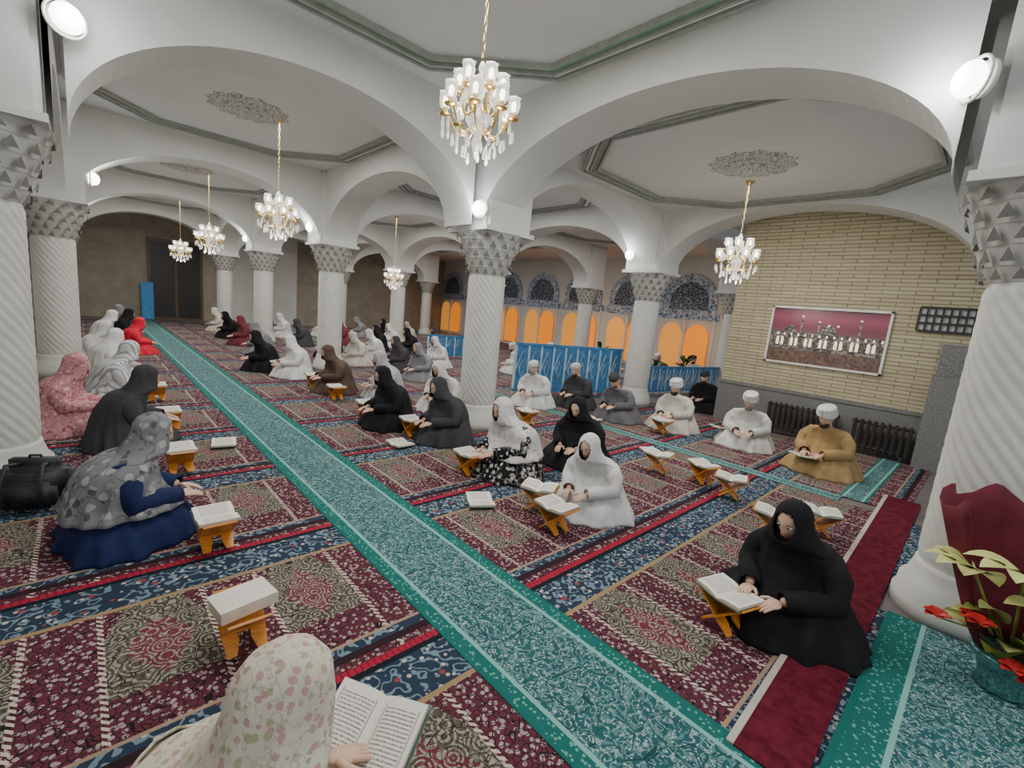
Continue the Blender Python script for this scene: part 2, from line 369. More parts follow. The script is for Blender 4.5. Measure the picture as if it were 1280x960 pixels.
def runner_mat(name, w, along='y'):
    m = MT(name, .95, spec=.1); v = m.obj(); o = m.sep(v); a = m.M('ABSOLUTE', o[0] if along == 'y' else o[1])
    d = m.vor(v, 30, 'F1'); e = m.vor(v, 11, 'DISTANCE_TO_EDGE'); r = m.M('FRACT', m.M('MULTIPLY', m.noise(v, 8, 2), 7))
    r2 = m.M('FRACT', m.M('MULTIPLY', m.noise(v, 17, 2), 6)); c = m.mix(m.M('LESS_THAN', r, .4), (.025, .105, .115), (.09, .20, .205)); c = m.mix(m.M('LESS_THAN', r2, .17), c, (.30, .40, .39)); c = m.mix(m.M('LESS_THAN', d, .17), c, (.38, .46, .45)); c = m.mix(m.M('LESS_THAN', e, .018), c, (.02, .06, .065))
    b = m.mix(m.M('LESS_THAN', m.vor(v, 40), .3), (.015, .13, .115), (.13, .34, .30))
    c = m.mix(m.M('GREATER_THAN', a, w*.36), c, b); c = m.mix(m.M('GREATER_THAN', a, w*.475), c, (.01, .13, .11))
    c = m.mix(m.M('LESS_THAN', m.M('ABSOLUTE', m.M('SUBTRACT', a, w*.355)), .012), c, (.20, .42, .38))
    m.col(c); m.bump(m.noise(v, 220, 2), .4, .004); return m.m
P = 1.476; Y0 = 3.33-P*4
def rug(name, x0, x1, y0, y1, mat, z0=.0, z1=.010, center=False):
    bm = BM(); ox, oy = ((x0+x1)/2, (y0+y1)/2) if center else (x0, y0); parts = [(x0, x1, y0, y1)]
    for (hx, hy) in COLPOS:      # leave the feet of the columns free
        nxt = []; e = .37
        for (a, b, c, d) in parts:
            p, q, r, t = max(a, hx-e), min(b, hx+e), max(c, hy-e), min(d, hy+e)
            if p >= q or r >= t: nxt.append((a, b, c, d)); continue
            for w in ((a, p, c, d), (q, b, c, d), (p, q, c, r), (p, q, t, d)):
                if w[1]-w[0] > .005 and w[3]-w[2] > .005: nxt.append(w)
        parts = nxt
    for (a, b, c, d) in parts: bbox(bm, a-ox, b-ox, c-oy, d-oy, 0, z1-z0)
    return link(name, bm, mat, None, False, (ox, oy, z0))
for side, (xa, xb) in enumerate(((-1.58, 1.36), (2.06, 6.18), (6.42, 9.36), (9.82, 16.4))):
    for r in range(1, 18):
        ya, yb = Y0+r*P, Y0+(r+1)*P
        if side in (0, 1) and r > 16: continue
        if side >= 2 and (r < 2 or r > 14): continue
        if side == 3 and r < 6: continue
        nm = ['left of the wide teal runner', 'between the two teal strips', 'by the brick wall side of the hall', 'beyond the brick wall'][side]
        tag(rug('prayer_carpet', xa, xb, ya, yb, carpet_m), 'maroon prayer carpet %s, %s row' % (nm, ORD[min(r-1, 15)] ), 'carpet', 'prayer carpets ' + nm)
tag(rug('carpet_runner', 1.36, 2.06, -.6, 24, runner_mat('teal_runner', .70), .0, .014, True), 'wide teal patterned carpet runner crossing the hall lengthwise', 'carpet runner')
tag(rug('carpet_runner', 6.18, 6.42, .95, 22, runner_mat('teal_strip', .24), .0, .013, True), 'narrow teal carpet strip parallel to the wide runner, before the seated men', 'carpet runner')
tag(rug('carpet_runner', 6.42, 9.3, .72, .98, runner_mat('teal_strip_cross', .26, 'x'), .0, .014, True), 'short narrow teal strip leading toward the radiators', 'carpet runner')
tag(rug('carpet_runner', 1.9, 4.9, -1.1, .2, runner_mat('teal_rug', 1.3, 'x'), .012, .024, True), 'teal paisley carpet piece at the bottom right beside the column', 'carpet runner')
redv = MT('dark_red_pile', .9, spec=.1); redv.col(redv.ramp(redv.noise(redv.obj(), 20, 3), [(.3, (.07, .006, .014)), (.7, (.14, .016, .03))])); redv = redv.m
bm = BM()
for (a, b, mi, z) in ((0, 1, 0, .022), (1, 1.12, 1, .024)):
    p = [(2.0, .22+(.26*a)), (2.0, .22+.26*b), (7.0, .30+.30*b), (7.0, .30+.30*a)]
    vs = [bm.verts.new((q[0], q[1], zz)) for zz in (.011, z) for q in p]
    for q in ((0, 1, 2, 3), (4, 7, 6, 5), (0, 4, 5, 1), (1, 5, 6, 2), (2, 6, 7, 3), (3, 7, 4, 0)): bm.faces.new([vs[t] for t in q]).material_index = mi
tag(link('carpet_strip', bm, [redv, plain('pale_binding', (.45, .40, .36), .8)]), 'plain dark red carpet strip with pale edge in front of the right column', 'carpet strip')
# ------------------------------------------------------------------ lamps and chandeliers
def light(name, loc, e, col, r=.08, typ='POINT'):
    l = bpy.data.lights.new(name, typ); l.energy = e; l.color = col
    if typ == 'POINT': l.shadow_soft_size = r
    o = bpy.data.objects.new(name, l); C.objects.link(o); o.location = loc; return o
opal = emissive('opal_glass_lit', (1.0, .97, .92), 9.0)
candle = emissive('candle_bulb_lit', (1.0, .86, .62), 14.0)
crystal = MT('crystal', .06, spec=.8); crystal.col((.82, .84, .84)); crystal.b.inputs['Transmission Weight'].default_value = .55; crystal.b.inputs['IOR'].default_value = 1.5
crystal.b.inputs['Roughness'].default_value = .05
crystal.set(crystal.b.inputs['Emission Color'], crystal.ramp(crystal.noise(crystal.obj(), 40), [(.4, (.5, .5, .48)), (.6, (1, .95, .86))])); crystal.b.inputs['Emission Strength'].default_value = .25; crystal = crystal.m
smoked = plain('smoked_glass', (.05, .045, .04), .1)
lamp0 = None
def wall_lamp(loc, d, label):
    """round opal lamp with a ring, fixed on a pier face looking along d"""
    global lamp0
    if lamp0 is None:
        lamp0 = thing('wall_lamp', label, 'wall lamp', (0, 0, 0), 0, 'round wall lamps on the piers')
        bm = BM(); lathe(bm, [(.03, 0), (.10, 0), (.10, .02), (.05, .03)], 24); bmesh.ops.rotate(bm, verts=bm.verts, cent=(0, 0, 0), matrix=Matrix.Rotation(PI/2, 3, 'Y')); link('back_plate', bm, white_paint, lamp0, True)
        bm = BM(); ell(bm, (.09, 0, 0), (.07, .095, .095), 20, 14); link('globe', bm, opal, lamp0, True)
        bm = BM(); tube(bm, [(.055, .115*math.cos(t), .115*math.sin(t)) for t in [2*PI*k/24 for k in range(25)]], .010, 6); link('ring', bm, white_mould, lamp0, True)
        o = lamp0
    else: o = dup(lamp0, None, None, label)
    o.location = loc; o.rotation_euler = (0, 0, math.atan2(d[1], d[0]))
    light('lamp_light', Vector(loc)+Vector((*d, 0))*.26, 9, (.92, .96, 1.0), .09)
wall_lamp((-.02, 4.90, 3.50), (.35, -1), 'round white wall lamp high on the pier at the top left corner')
wall_lamp((3.86, .34, 3.36), (-.6, .8), 'round white wall lamp high on the pier at the right edge')
wall_lamp((3.90, 4.95, 3.05), (-1, -.25), 'small round wall lamp on the pier of the middle column')
wall_lamp((.14, 10.55, 3.25), (1, -.15), 'round white wall lamp on the second pier at left')
for (x, y, d, s) in ((3.78, 10.7, (-1, 0), 'middle row pier behind the middle column'), (.0, 16.1, (1, 0), 'third pier at left'), (3.78, 16.1, (-1, 0), 'third pier of the middle row'), (8.48, 5.6, (-1, .2), 'pier left of the brick wall arch'), (8.48, 10.7, (-1, 0), 'far pier behind the left blue screen'), (4.62, 10.7, (1, 0), 'right face of the far middle pier')):
    wall_lamp((x, y, 3.15), d, 'round white wall lamp on the '+s)
def make_chandelier(loc, label, zc):
    t = thing('chandelier', label, 'chandelier', loc, 0, 'crystal chandeliers of the hall')
    bm = BM()
    L = zc-loc[2]-.42
    n = max(4, int(L/.06))
    for k in range(n):   # chain links
        z = .42+L*(k+.5)/n; a = k % 2*PI/2
        tube(bm, [(.012*math.cos(a)*math.cos(q), .012*math.sin(a)*math.cos(q), z+.034*math.sin(q)) for q in [2*PI*w/10 for w in range(11)]], .0035, 5, 0, False)
    lathe(bm, [(.0, zc-loc[2]-.06), (.02, zc-loc[2]-.05), (.07, zc-loc[2]-.01), (.07, zc-loc[2])], 16)
    link('chain', bm, gold, t, True)
    bm = BM(); lathe(bm, [(.012, .44), (.03, .40), (.015, .34), (.055, .28), (.03, .2), (.018, .12), (.07, .05), (.09, 0), (.06, -.06), (.02, -.10), (.045, -.15), (.02, -.2), (.004, -.24)], 20); link('stem', bm, crystal, t, True)
    for (na, R0, z0, zt, ph) in ((8, .27, -.05, .03, 0), (6, .17, .10, .19, .3)):
        for k in range(na):
            a = 2*PI*k/na+ph; ca, sa = math.cos(a), math.sin(a)
            bm = BM(); pts = []
            for q in range(9):
                f = q/8; r = .04+(R0-.04)*f; z = z0+.03-.085*math.sin(PI*f*1.15)+(zt-z0)*f**3
                pts.append((r*ca, r*sa, z))
            tube(bm, pts, .010, 6)
            lathe(bm, [(.008, 0), (.045, .012), (.05, .02), (.018, .022), (.016, .07), (.004, .072)], 10, c=(R0*ca, R0*sa, zt))
            arm = link('arm', bm, gold, t, True)
            bm = BM(); lathe(bm, [(.015, .05), (.04, .07), (.05, .11), (.043, .15), (.052, .17)], 12, lambda th, z: 1+.10*math.cos(6*th), c=(R0*ca, R0*sa, zt)); link('glass_shade', bm, crystal, arm, True)
            bm = BM(); ell(bm, (R0*ca, R0*sa, zt+.105), (.014, .014, .04), 8, 6); link('candle_bulb', bm, candle, arm, True)
    drop = None
    for (nd, R0, z0) in ((16, .28, -.04), (14, .20, -.12), (12, .20, .12), (8, .11, -.2), (8, .10, .28), (12, .14, .20)):
        for k in range(nd):
            a = 2*PI*k/nd+R0*7
            if drop is None:
                bm = BM(); lathe(bm, [(.002, .03), (.006, .025), (.010, -.0), (.016, -.03), (.010, -.055), (.002, -.062)], 6); drop = link('crystal_drop', bm, crystal, t); o = drop
            else: o = drop.copy(); C.objects.link(o); o.parent = t
            o.location = (R0*math.cos(a), R0*math.sin(a), z0+(-.03 if k % 2 else 0)); o.rotation_euler = (0, 0, a)
    light('chandelier_light', Vector(loc)+Vector((0, 0, -.34)), 26, (1.0, .90, .74), .15)
    return t
p = at(600, 150, 2.95); s_ = 4.0
def along(px, py, y): r = ray(px, py); t = y/r[1]; return Vector((r[0]*t, y, H+r[2]*t))
c0 = along(598, 150, 2.75)
ch0 = make_chandelier((c0.x, c0.y, c0.z-.02), 'crystal chandelier with brass arms nearest the camera', ZC+.30); ch0.scale = (.88, .88, .88)
c1 = along(348, 276, 8.0); make_chandelier(tuple(c1), 'crystal chandelier hanging in the second bay, beyond the left arch', ZC)
c2 = along(920, 330, 2.95); make_chandelier(tuple(c2), 'crystal chandelier in front of the brick wall at right', 3.98)
c3 = along(262, 302, 13.4); make_chandelier(tuple(c3), 'crystal chandelier hanging in the third bay, far left', ZC)
c4 = along(226, 316, 18.8); make_chandelier(tuple(c4), 'smallest crystal chandelier at the far left end of the hall', ZC)
c5 = along(492, 350, 13.4); make_chandelier(tuple(c5), 'crystal chandelier far behind the middle column, before tiled wall', ZC)
# ------------------------------------------------------------------ brick wall fittings
# framed picture of a courtyard at night
XW = XBRICK
def onwall(px, py, x=XW): r = ray(px, py); t = x/r[0]; return Vector((x, r[1]*t, H+r[2]*t))
pa, pb, pc, pd = onwall(960, 384), onwall(1121, 387), onwall(1101, 466), onwall(962, 455)
py1, py0 = (pa.y+pd.y)/2, (pb.y+pc.y)/2; pz1, pz0 = (pa.z+pb.z)/2, (pc.z+pd.z)/2
pic = thing('framed_picture', 'large framed night picture of a lit courtyard on the brick wall', 'picture', (XW, (py0+py1)/2, (pz0+pz1)/2))
hw, hh = (py1-py0)/2, (pz1-pz0)/2
bm = BM()
for (a, b, c, d) in ((-hw, hw, hh-.035, hh), (-hw, hw, -hh, -hh+.035), (-hw, -hw+.035, -hh, hh), (hw-.035, hw, -hh, hh)): bbox(bm, -.05, 0, a, b, c, d)
link('frame', bm, white_paint, pic)
sky = MT('dusk_sky_print', .3); _z = sky.sep(sky.obj())[2]; sky.col(sky.ramp(sky.M('ADD', sky.M('MULTIPLY', _z, 1.0/(2*hh)), .5), [(.45, (.16, .14, .12)), (.66, (.22, .05, .08)), (.82, (.34, .07, .13)), (1, (.10, .03, .05))])); sky = sky.m
city = MT('lit_arcade_print', .3); _v = city.obj(); city.col(city.ramp(city.noise(city.mp(_v, (1, 1, 1.6)), 16, 4), [(.35, (.03, .03, .03)), (.5, (.13, .12, .12)), (.6, (.40, .36, .30)), (.72, (.08, .14, .08))])); city = city.m
litp = emissive('lit_window_print', (1, .86, .6), .9); courtp = plain('courtyard_print', (.16, .10, .08), .3, var=.5, scale=20)
bm = BM(); bbox(bm, -.012, 0, -hw+.03, hw-.03, -hh+.03, hh-.03, 0)
bbox(bm, -.015, -.01, -hw+.03, hw-.03, -hh*.50, hh*.12, 1); bbox(bm, -.016, -.01, -hw+.03, hw-.03, -hh+.03, -hh*.48, 2)
rr = random.Random(3)
for k in range(22):
    yy = -hw+.09+k*(2*hw-.18)/21; arch_face(bm, -.0175, yy-.022, yy+.022, -hh*.34, -hh*.16, -hh*.05, 3 if k % 3 else 2)
for k in range(30): arch_face(bm, -.0172, -hw+.06+k*(2*hw-.12)/30, -hw+.085+k*(2*hw-.12)/30, -hh*.0, hh*.05, hh*.09, 2 if k % 2 else 3)
for yy, h in ((-hw*.55, .62), (hw*.42, .66), (hw*.12, .5)): bbox(bm, -.017, -.01, yy-.014, yy+.014, 0, hh*h, 1); box(bm, (-.014, yy, hh*h+.012), (.008, .03, .024), None, 3)
arch_face(bm, -.0165, -.16, .06, hh*.08, hh*.18, hh*.44, 1); arch_face(bm, -.0165, hw*.5, hw*.72, hh*.08, hh*.14, hh*.34, 1)
for yy in (-hw*.2, -hw*.05): ell(bm, (-.016, yy, hh*.42), (.003, .018, .018), 8, 6, None, 3)
link('canvas', bm, [sky, city, courtp, litp], pic)
# radiators
def make_radiator(label, ya, yb, x):
    t = thing('radiator', label, 'radiator', (x, (ya+yb)/2, .01), 0, 'cast iron radiators under the picture'); n = int((yb-ya)/.085)
    for k in range(n):
        y = -(yb-ya)/2+(k+.5)*(yb-ya)/n; bm = BM(); bbox(bm, -.06, .06, y-.022, y+.022, .07, .58); bevel(bm, .018, 2); link('fin', bm, radm, t)
    bm = BM()
    for z in (.13, .52): tube(bm, [(0, -(yb-ya)/2, z), (0, (yb-ya)/2, z)], .024, 8)
    link('pipe', bm, radm, t, True); bm = BM()
    for y in (-.38*(yb-ya), .38*(yb-ya)): bbox(bm, -.05, .05, y-.02, y+.02, 0, .09)
    link('foot', bm, radm, t)
radm = plain('radiator_enamel', (.045, .038, .035), .4)
ra, rb, rc = at(962, 575), at(1052, 585), at(1122, 590)
make_radiator('dark finned radiator below the picture, behind the man in tan cloak', 1.62, 2.75, XW-.22)
make_radiator('dark finned radiator at the right end of the brick wall', .66, 1.45, XW-.22)
# grille window
g0, g1 = onwall(1152, 384, XW-.02), onwall(1226, 416, XW-.02)
bm = BM(); yc0, yc1, z0, z1 = g1.y, g0.y, g1.z-.03, g0.z
bbox(bm, XW-.02, XW, yc0, yc1, z0, z1, 1)
for k in range(9): yy = yc0+(yc1-yc0)*k/8; bbox(bm, XW-.06, XW-.04, yy-.012, yy+.012, z0, z1, 0)
for k in range(4): zz = z0+(z1-z0)*k/3; bbox(bm, XW-.065, XW-.035, yc0, yc1, zz-.014, zz+.014, 0)
struct(link('window_20', bm, [black_iron, plain('pale_pane', (.55, .56, .55), .3)]))
# ------------------------------------------------------------------ books and stands
def make_stand(loc, rz, label):
    """folding X shaped stand of two interlocking boards"""
    t = thing('book_stand', label, 'book stand', loc, rz, 'folding wooden book stands')
    for s in (-1, 1):
        bm = BM(); a = math.radians(50)
        # board profile in its own plane (w across, h along), with an arch cut out of the feet
        W = .10; out = [(-W, .215), (W, .215), (W, .02), (W-.012, -.12), (W-.055, -.12), (W-.075, -.05), (.03, -.015), (-.03, -.015), (-W+.075, -.05), (-W+.055, -.12), (-W+.012, -.12), (-W, .02)]
        T = .012; up_ = Vector((0, s*math.sin(a), math.cos(a))); nn = Vector((0, math.cos(a), -s*math.sin(a))); base = Vector((0, 0, .098))
        fr = [bm.verts.new(base+up_*h+Vector((w*(1.0 if s > 0 else .97), 0, 0))+nn*T/2) for w, h in out]; bk = [bm.verts.new(v.co-nn*T) for v in fr]
        bm.faces.new(fr); bm.faces.new(bk[::-1])
        for i in range(len(out)): j = (i+1) % len(out); bm.faces.new((fr[i], bk[i], bk[j], fr[j]))
        link('board', bm, orange_wood, t)
    return t
def make_book(loc, rz, label, tilt=0, open_=True):
    """open book: lies along local x (page height), pages to +y and -y"""
    t = thing('book', label, 'book', loc, rz, 'books being read in the hall'); t.rotation_euler = (0, tilt, rz)
    bm = BM()
    if open_:
        n = 10; L = .115
        for s in (-1, 1):
            top, bot = [], []
            for k in range(n+1):
                f = k/n; y = s*.148*f; z = .012+.020*math.sin(min(1, f*2.2)*PI/2)*(1-.35*f)+.018*f
                top.append((y, z)); bot.append((y, .006+.018*f))
            for k in range(n):
                for xx, yy_, mi in ((-L, L, 0),):
                    vs = [bm.verts.new((x, q[0], q[1])) for x in (-L, L) for q in (top[k], top[k+1], bot[k+1], bot[k])]
                    bm.faces.new((vs[0], vs[1], vs[5], vs[4])).material_index = 0
                    bm.faces.new((vs[3], vs[7], vs[6], vs[2])).material_index = 1
                    bm.faces.new((vs[0], vs[3], vs[2], vs[1])).material_index = 1; bm.faces.new((vs[4], vs[5], vs[6], vs[7])).material_index = 1
                    if k == n-1: bm.faces.new((vs[1], vs[2], vs[6], vs[5])).material_index = 1
        link('pages', bm, [page_m, edge_m], t)
        bm = BM()
        for s in (-1, 1):
            vs = [bm.verts.new(p) for p in ((-L-.006, 0, .004), (L+.006, 0, .004), (L+.006, s*.156, .022), (-L-.006, s*.156, .022), (-L-.006, 0, 0), (L+.006, 0, 0), (L+.006, s*.156, .018), (-L-.006, s*.156, .018))]
            for q in ((0, 1, 2, 3), (4, 7, 6, 5), (0, 4, 5, 1), (1, 5, 6, 2), (2, 6, 7, 3), (3, 7, 4, 0)): bm.faces.new([vs[i] for i in q])
        link('cover', bm, cover_m, t)
    else:
        bbox(bm, -.125, .125, -.088, .088, .006, .05); bevel(bm, .006, 2); link('pages', bm, edge_m, t)
        bm = BM(); bbox(bm, -.13, .13, -.092, .092, .05, .056); bbox(bm, -.13, .13, -.092, .092, 0, .006); bbox(bm, -.13, .13, -.094, -.088, 0, .056); link('cover', bm, closed_m, t)
    return t
closed_m = plain('pale_cover', (.66, .63, .56), .6)
st0 = bk0 = None
def stand_at(px, py, rz, where, book='open', z=.012):
    global st0, bk0
    p = at(px, py, z)
    lab = 'folding orange wood book stand '+where
    if st0 is None: st0 = make_stand(p, rz, lab)
    else: dup(st0, p, rz, lab)
    if book: book_at(p+Vector((0, 0, .212)), rz, 'open book on the stand '+where)
def book_at(loc, rz, label, tilt=0):
    global bk0
    if bk0 is None: bk0 = make_book(loc, rz, label, tilt)
    else: b = dup(bk0, loc, rz, label); b.rotation_euler = (0, tilt, rz)
# ------------------------------------------------------------------ people
def skin_mesh(verts, edges, radii, sub=2):
    me = bpy.data.meshes.new('tmp'); me.from_pydata(verts, edges, []); o = bpy.data.objects.new('tmp', me); C.objects.link(o)
    md = o.modifiers.new('s', 'SKIN'); md.use_smooth_shade = True
    if not me.skin_vertices: me.attributes  # layer is made by the modifier below
    sv = me.skin_vertices[0].data if me.skin_vertices else None
    if sv is None:
        bpy.context.view_layer.objects.active = o; bpy.ops.mesh.customdata_skin_add(); sv = me.skin_vertices[0].data
    for i, r in enumerate(radii): sv[i].radius = (r, r); sv[i].use_root = (i == 0)
    md2 = o.modifiers.new('u', 'SUBSURF'); md2.levels = sub; md2.render_levels = sub
    dg = bpy.context.evaluated_depsgraph_get(); dg.update(); ev = o.evaluated_get(dg); out = bpy.data.meshes.new_from_object(ev)
    bpy.data.objects.remove(o); return out
def head_into(bm, c, rot, beard=False, female=True):
    """face looking along +x of rot, centre c"""
    vs = bmesh.ops.create_uvsphere(bm, u_segments=28, v_segments=20, radius=1)['verts']
    g = lambda p, q, s: math.exp(-((p[0]-q[0])**2+(p[1]-q[1])**2)/(s*s))
    for v in vs:
        x, y, z = v.co; lo = max(0, -z)
        px_, py_, pz_ = x*.098, y*.076*(1-.30*lo**1.5), z*.118
        if x > 0:
            py2, pz2 = py_, pz_
            d = .026*math.exp(-(py2/.013)**2-((pz2+.018)/.022)**2)+.013*math.exp(-(py2/.010)**2-((pz2-.008)/.03)**2)
            for s in (-1, 1): d -= .012*math.exp(-((py2-s*.031)/.017)**2-((pz2-.012)/.014)**2)
            d += .007*math.exp(-(py2/.022)**2-((pz2+.058)/.011)**2)+.010*math.exp(-(py2/.022)**2-((pz2+.096)/.018)**2)+.005*math.exp(-((pz2-.034)/.010)**2-(py2/.05)**2)
            px_ += d
        else: px_ *= 1.04
        v.co = Vector(c)+rot @ Vector((px_, py_, pz_))
    for s in (-1, 1):
        ell(bm, Vector(c)+rot @ Vector((.080, s*.031, .012)), (.012, .0155, .0095), 10, 8, rot, 1)
        ell(bm, Vector(c)+rot @ Vector((.0895, s*.030, .011)), (.0045, .0065, .0065), 8, 6, rot, 2)
        ell(bm, Vector(c)+rot @ Vector((.089, s*.032, .031)), (.005, .017, .0022), 8, 6, rot, 4)
        ell(bm, Vector(c)+rot @ Vector((-.002, s*.078, -.002)), (.018, .010, .032), 8, 6, rot, 0)
    ell(bm, Vector(c)+rot @ Vector((.094, 0, -.053)), (.009, .024, .0045), 10, 6, rot, 3); ell(bm, Vector(c)+rot @ Vector((.092, 0, -.061)), (.010, .021, .006), 10, 6, rot, 3)
def hand_into(bm, w, fwd, side, curl=.6, sc=1.0):
    """w wrist, fwd towards the fingers, side = towards the thumb; palm, four unequal bent fingers and a thumb"""
    w = Vector(w); f = Vector(fwd).normalized(); s = Vector(side); s = (s-f*s.dot(f)).normalized(); up = s.cross(f)
    if up.z < 0: up = -up
    m3 = Matrix((f, s, up)).transposed()
    ell(bm, w+f*.045*sc, (.052*sc, .040*sc, .015*sc), 12, 8, m3, 0)
    for k, (o, L) in enumerate(((.028, .072), (.010, .080), (-.009, .074), (-.026, .058))):
        b = w+f*.078*sc+s*o*sc; p = [w+f*.05*sc+s*o*.9*sc, b]; d = f.copy()
        for q in range(3):
            ang = curl*(q+1)/3*.9; d = (f*math.cos(ang)-up*math.sin(ang)); p.append(p[-1]+d*L*sc*(.42, .32, .26)[q])
        tube(bm, p, [.0095*sc, .0092*sc, .0086*sc, .0078*sc, .0055*sc], 7, 0)
    tube(bm, [w+f*.02*sc+s*.02*sc, w+f*.042*sc+s*.05*sc, w+f*.068*sc+s*.066*sc-up*.006, w+f*.092*sc+s*.066*sc-up*.016], [.013*sc, .0115*sc, .0098*sc, .0065*sc], 7, 0)
def make_body(lean=.10, wrists=((.33, .10, .27), (.33, -.10, .27)), nod=.45, turn=0.0, kneel=False):
    L = lambda z: lean*max(0, z-.12)/.6
    hx = .10+lean*1.15; head = Vector((hx, 0, .745-lean*.18))
    sh = .53-lean*.1
    vs = [(-.04, 0, .13), (-.02+L(.3), 0, .30), (.0+L(.47), 0, .46), (.02+L(.56), 0, .57-lean*.1), (head.x-.02, 0, head.z-.05)]
    ed = [(0, 1), (1, 2), (2, 3), (3, 4)]; ra = [.125, .115, .125, .055, .05]
    for s in (-1, 1):
        w = wrists[0] if s > 0 else wrists[1]; b = len(vs)
        e = (.06+L(.4)*.9, s*.245, .31)
        vs += [(.0+L(.52), s*.165, sh), e, tuple(w)]; ra += [.062, .046, .030]; ed += [(2, b), (b, b+1), (b+1, b+2)]
        b = len(vs)
        if kneel: vs += [(.02, s*.10, .12), (.42, s*.13, .11), (.05, s*.12, .055), (-.22, s*.08, .04)]
        else: vs += [(.02, s*.10, .11), (.27, s*.20, .105), (.20, -s*.02, .06), (.16, -s*.12, .045)]
        ra += [.092, .056, .040, .028]; ed += [(0, b), (b, b+1), (b+1, b+2), (b+2, b+3)]
    me = skin_mesh(vs, ed, ra, 2); bm = BM(); bm.from_mesh(me); bpy.data.meshes.remove(me)
    rot = Matrix.Rotation(turn, 3, 'Z') @ Matrix.Rotation(nod, 3, 'Y')
    head_into(bm, head, rot)
    for s in (-1, 1):
        w = Vector(wrists[0] if s > 0 else wrists[1]); hand_into(bm, w, (.9, -s*.25, -.15), (0, -s, 0.15), .55)
    bmesh.ops.recalc_face_normals(bm, faces=bm.faces)
    return bm, head, rot
def robe_bm(lean, head, rows, face=True, n=96, seed=0, fold=1.0, rot=None, wrists=None, sleeve=.058, ztop=9, zlow=-1, infl=1.0):
    """draped garment as stacked rings; rows: (z, front, back, side); cut away around the face"""
    rnd = random.Random(seed); ph = [rnd.uniform(0, 6.28) for _ in range(6)]
    bm = BM(); rings = []; zs = [r[0] for r in rows]
    def samp(z):
        for a, b in zip(rows, rows[1:]):
            if a[0] <= z <= b[0]:
                f = (z-a[0])/(b[0]-a[0]); return [a[i]+(b[i]-a[i])*f for i in range(1, 5)]
        return list(rows[-1][1:])
    steps = []
    z = max(zs[0], zlow)
    while z < min(zs[-1], ztop): steps.append(z); z += .022 if z < .55 else .013
    steps.append(min(zs[-1], ztop))
    for z in steps:
        cx, fr, ba, si = samp(z); ring = []; iz = 1+(infl-1)*max(0, min(1, (.60-z)/.12)); fz = fold*max(0, 1-z/.75)
        for k in range(n):
            t = 2*PI*k/n; c, s = math.cos(t), math.sin(t)
            rx = (fr if c > 0 else ba)
            fb = lambda a: 1-2*abs(math.sin(a*.5))**.7
            m = 1+fz*(.045*math.cos(4*t+ph[0]+2.5*z)+.050*fb(9*t+ph[1]-4*z+.8*math.sin(2*t+ph[4]))+.040*fb(15*t+ph[2]+3*z+math.sin(3*t)))+.012*math.cos(3*t+ph[3]+9*z)+.012*fb(9*t+ph[5]+16*z)
            ring.append(bm.verts.new((cx+rx*c*m*iz, si*s*m*iz, z)))
        rings.append(ring)
    for q, w in zip(rings, rings[1:]):
        for k in range(n): bm.faces.new((q[k], q[(k+1) % n], w[(k+1) % n], w[k]))
    if ztop > 8: bm.faces.new(rings[-1])
    if face:
        kill = []
        inv = rot.inverted()
        for f in bm.faces:
            p = inv @ (f.calc_center_median()-head)
            if p.x > .01 and (p.y/.064)**2+((p.z-.006)/.092)**2 < 1: kill.append(f)
        bmesh.ops.delete(bm, geom=kill, context='FACES')
    if wrists:
        for s in (-1, 1):
            w = Vector(wrists[0] if s > 0 else wrists[1]); L = lean
            a = Vector((.0+L*.62, s*.15, .52-lean*.1)); e = Vector((.07+L*.4, s*.265, .30)); m1 = a.lerp(e, .5)+Vector((0, s*.03, .01)); m2 = e.lerp(w, .55)
            tube(bm, [a, m1, e, m2, w+(w-e).normalized()*-.01], [.09, sleeve*1.55, sleeve*1.35, sleeve*1.15, sleeve*.95], 14, 0, False)
    return bm
def rows_for(lean, head, kind):
    hz = head.z; hx = head.x
    R_ = [(0.0, .05, .46, .36, .47), (.04, .05, .44, .34, .45), (.13, .04, .40, .30, .40), (.20, .03, .34, .275, .34),
          (.30, .0+lean*.3, .23, .25, .292), (.42, lean*.5, .17, .23, .275), (.52-lean*.1, .0+lean*.68, .155, .20, .262), (.575-lean*.1, .02+lean*.8, .14, .17, .21)]
    if kind == 'veil':
        R_ += [(hz-.135, hx-.045, .125, .17, .172), (hz-.06, hx-.014, .114, .135, .120), (hz, hx-.004, .112, .122, .100), (hz+.06, hx+.0, .098, .112, .090), (hz+.10, hx-.0, .068, .085, .066), (hz+.122, hx-.0, .030, .04, .03)]
    else: R_ += [(hz-.135, hx-.04, .075, .075, .085), (hz-.118, hx-.04, .068, .07, .075)]
    return R_
def garment(name, bm, mat, parent, thick=.006):
    o = link(name, bm, mat, parent, True); md = o.modifiers.new('thick', 'SOLIDIFY'); md.thickness = thick; md.offset = 1; return o
SK = [skin_m, eye_m, iris_m, lip_m, beard_m]
protos = {}
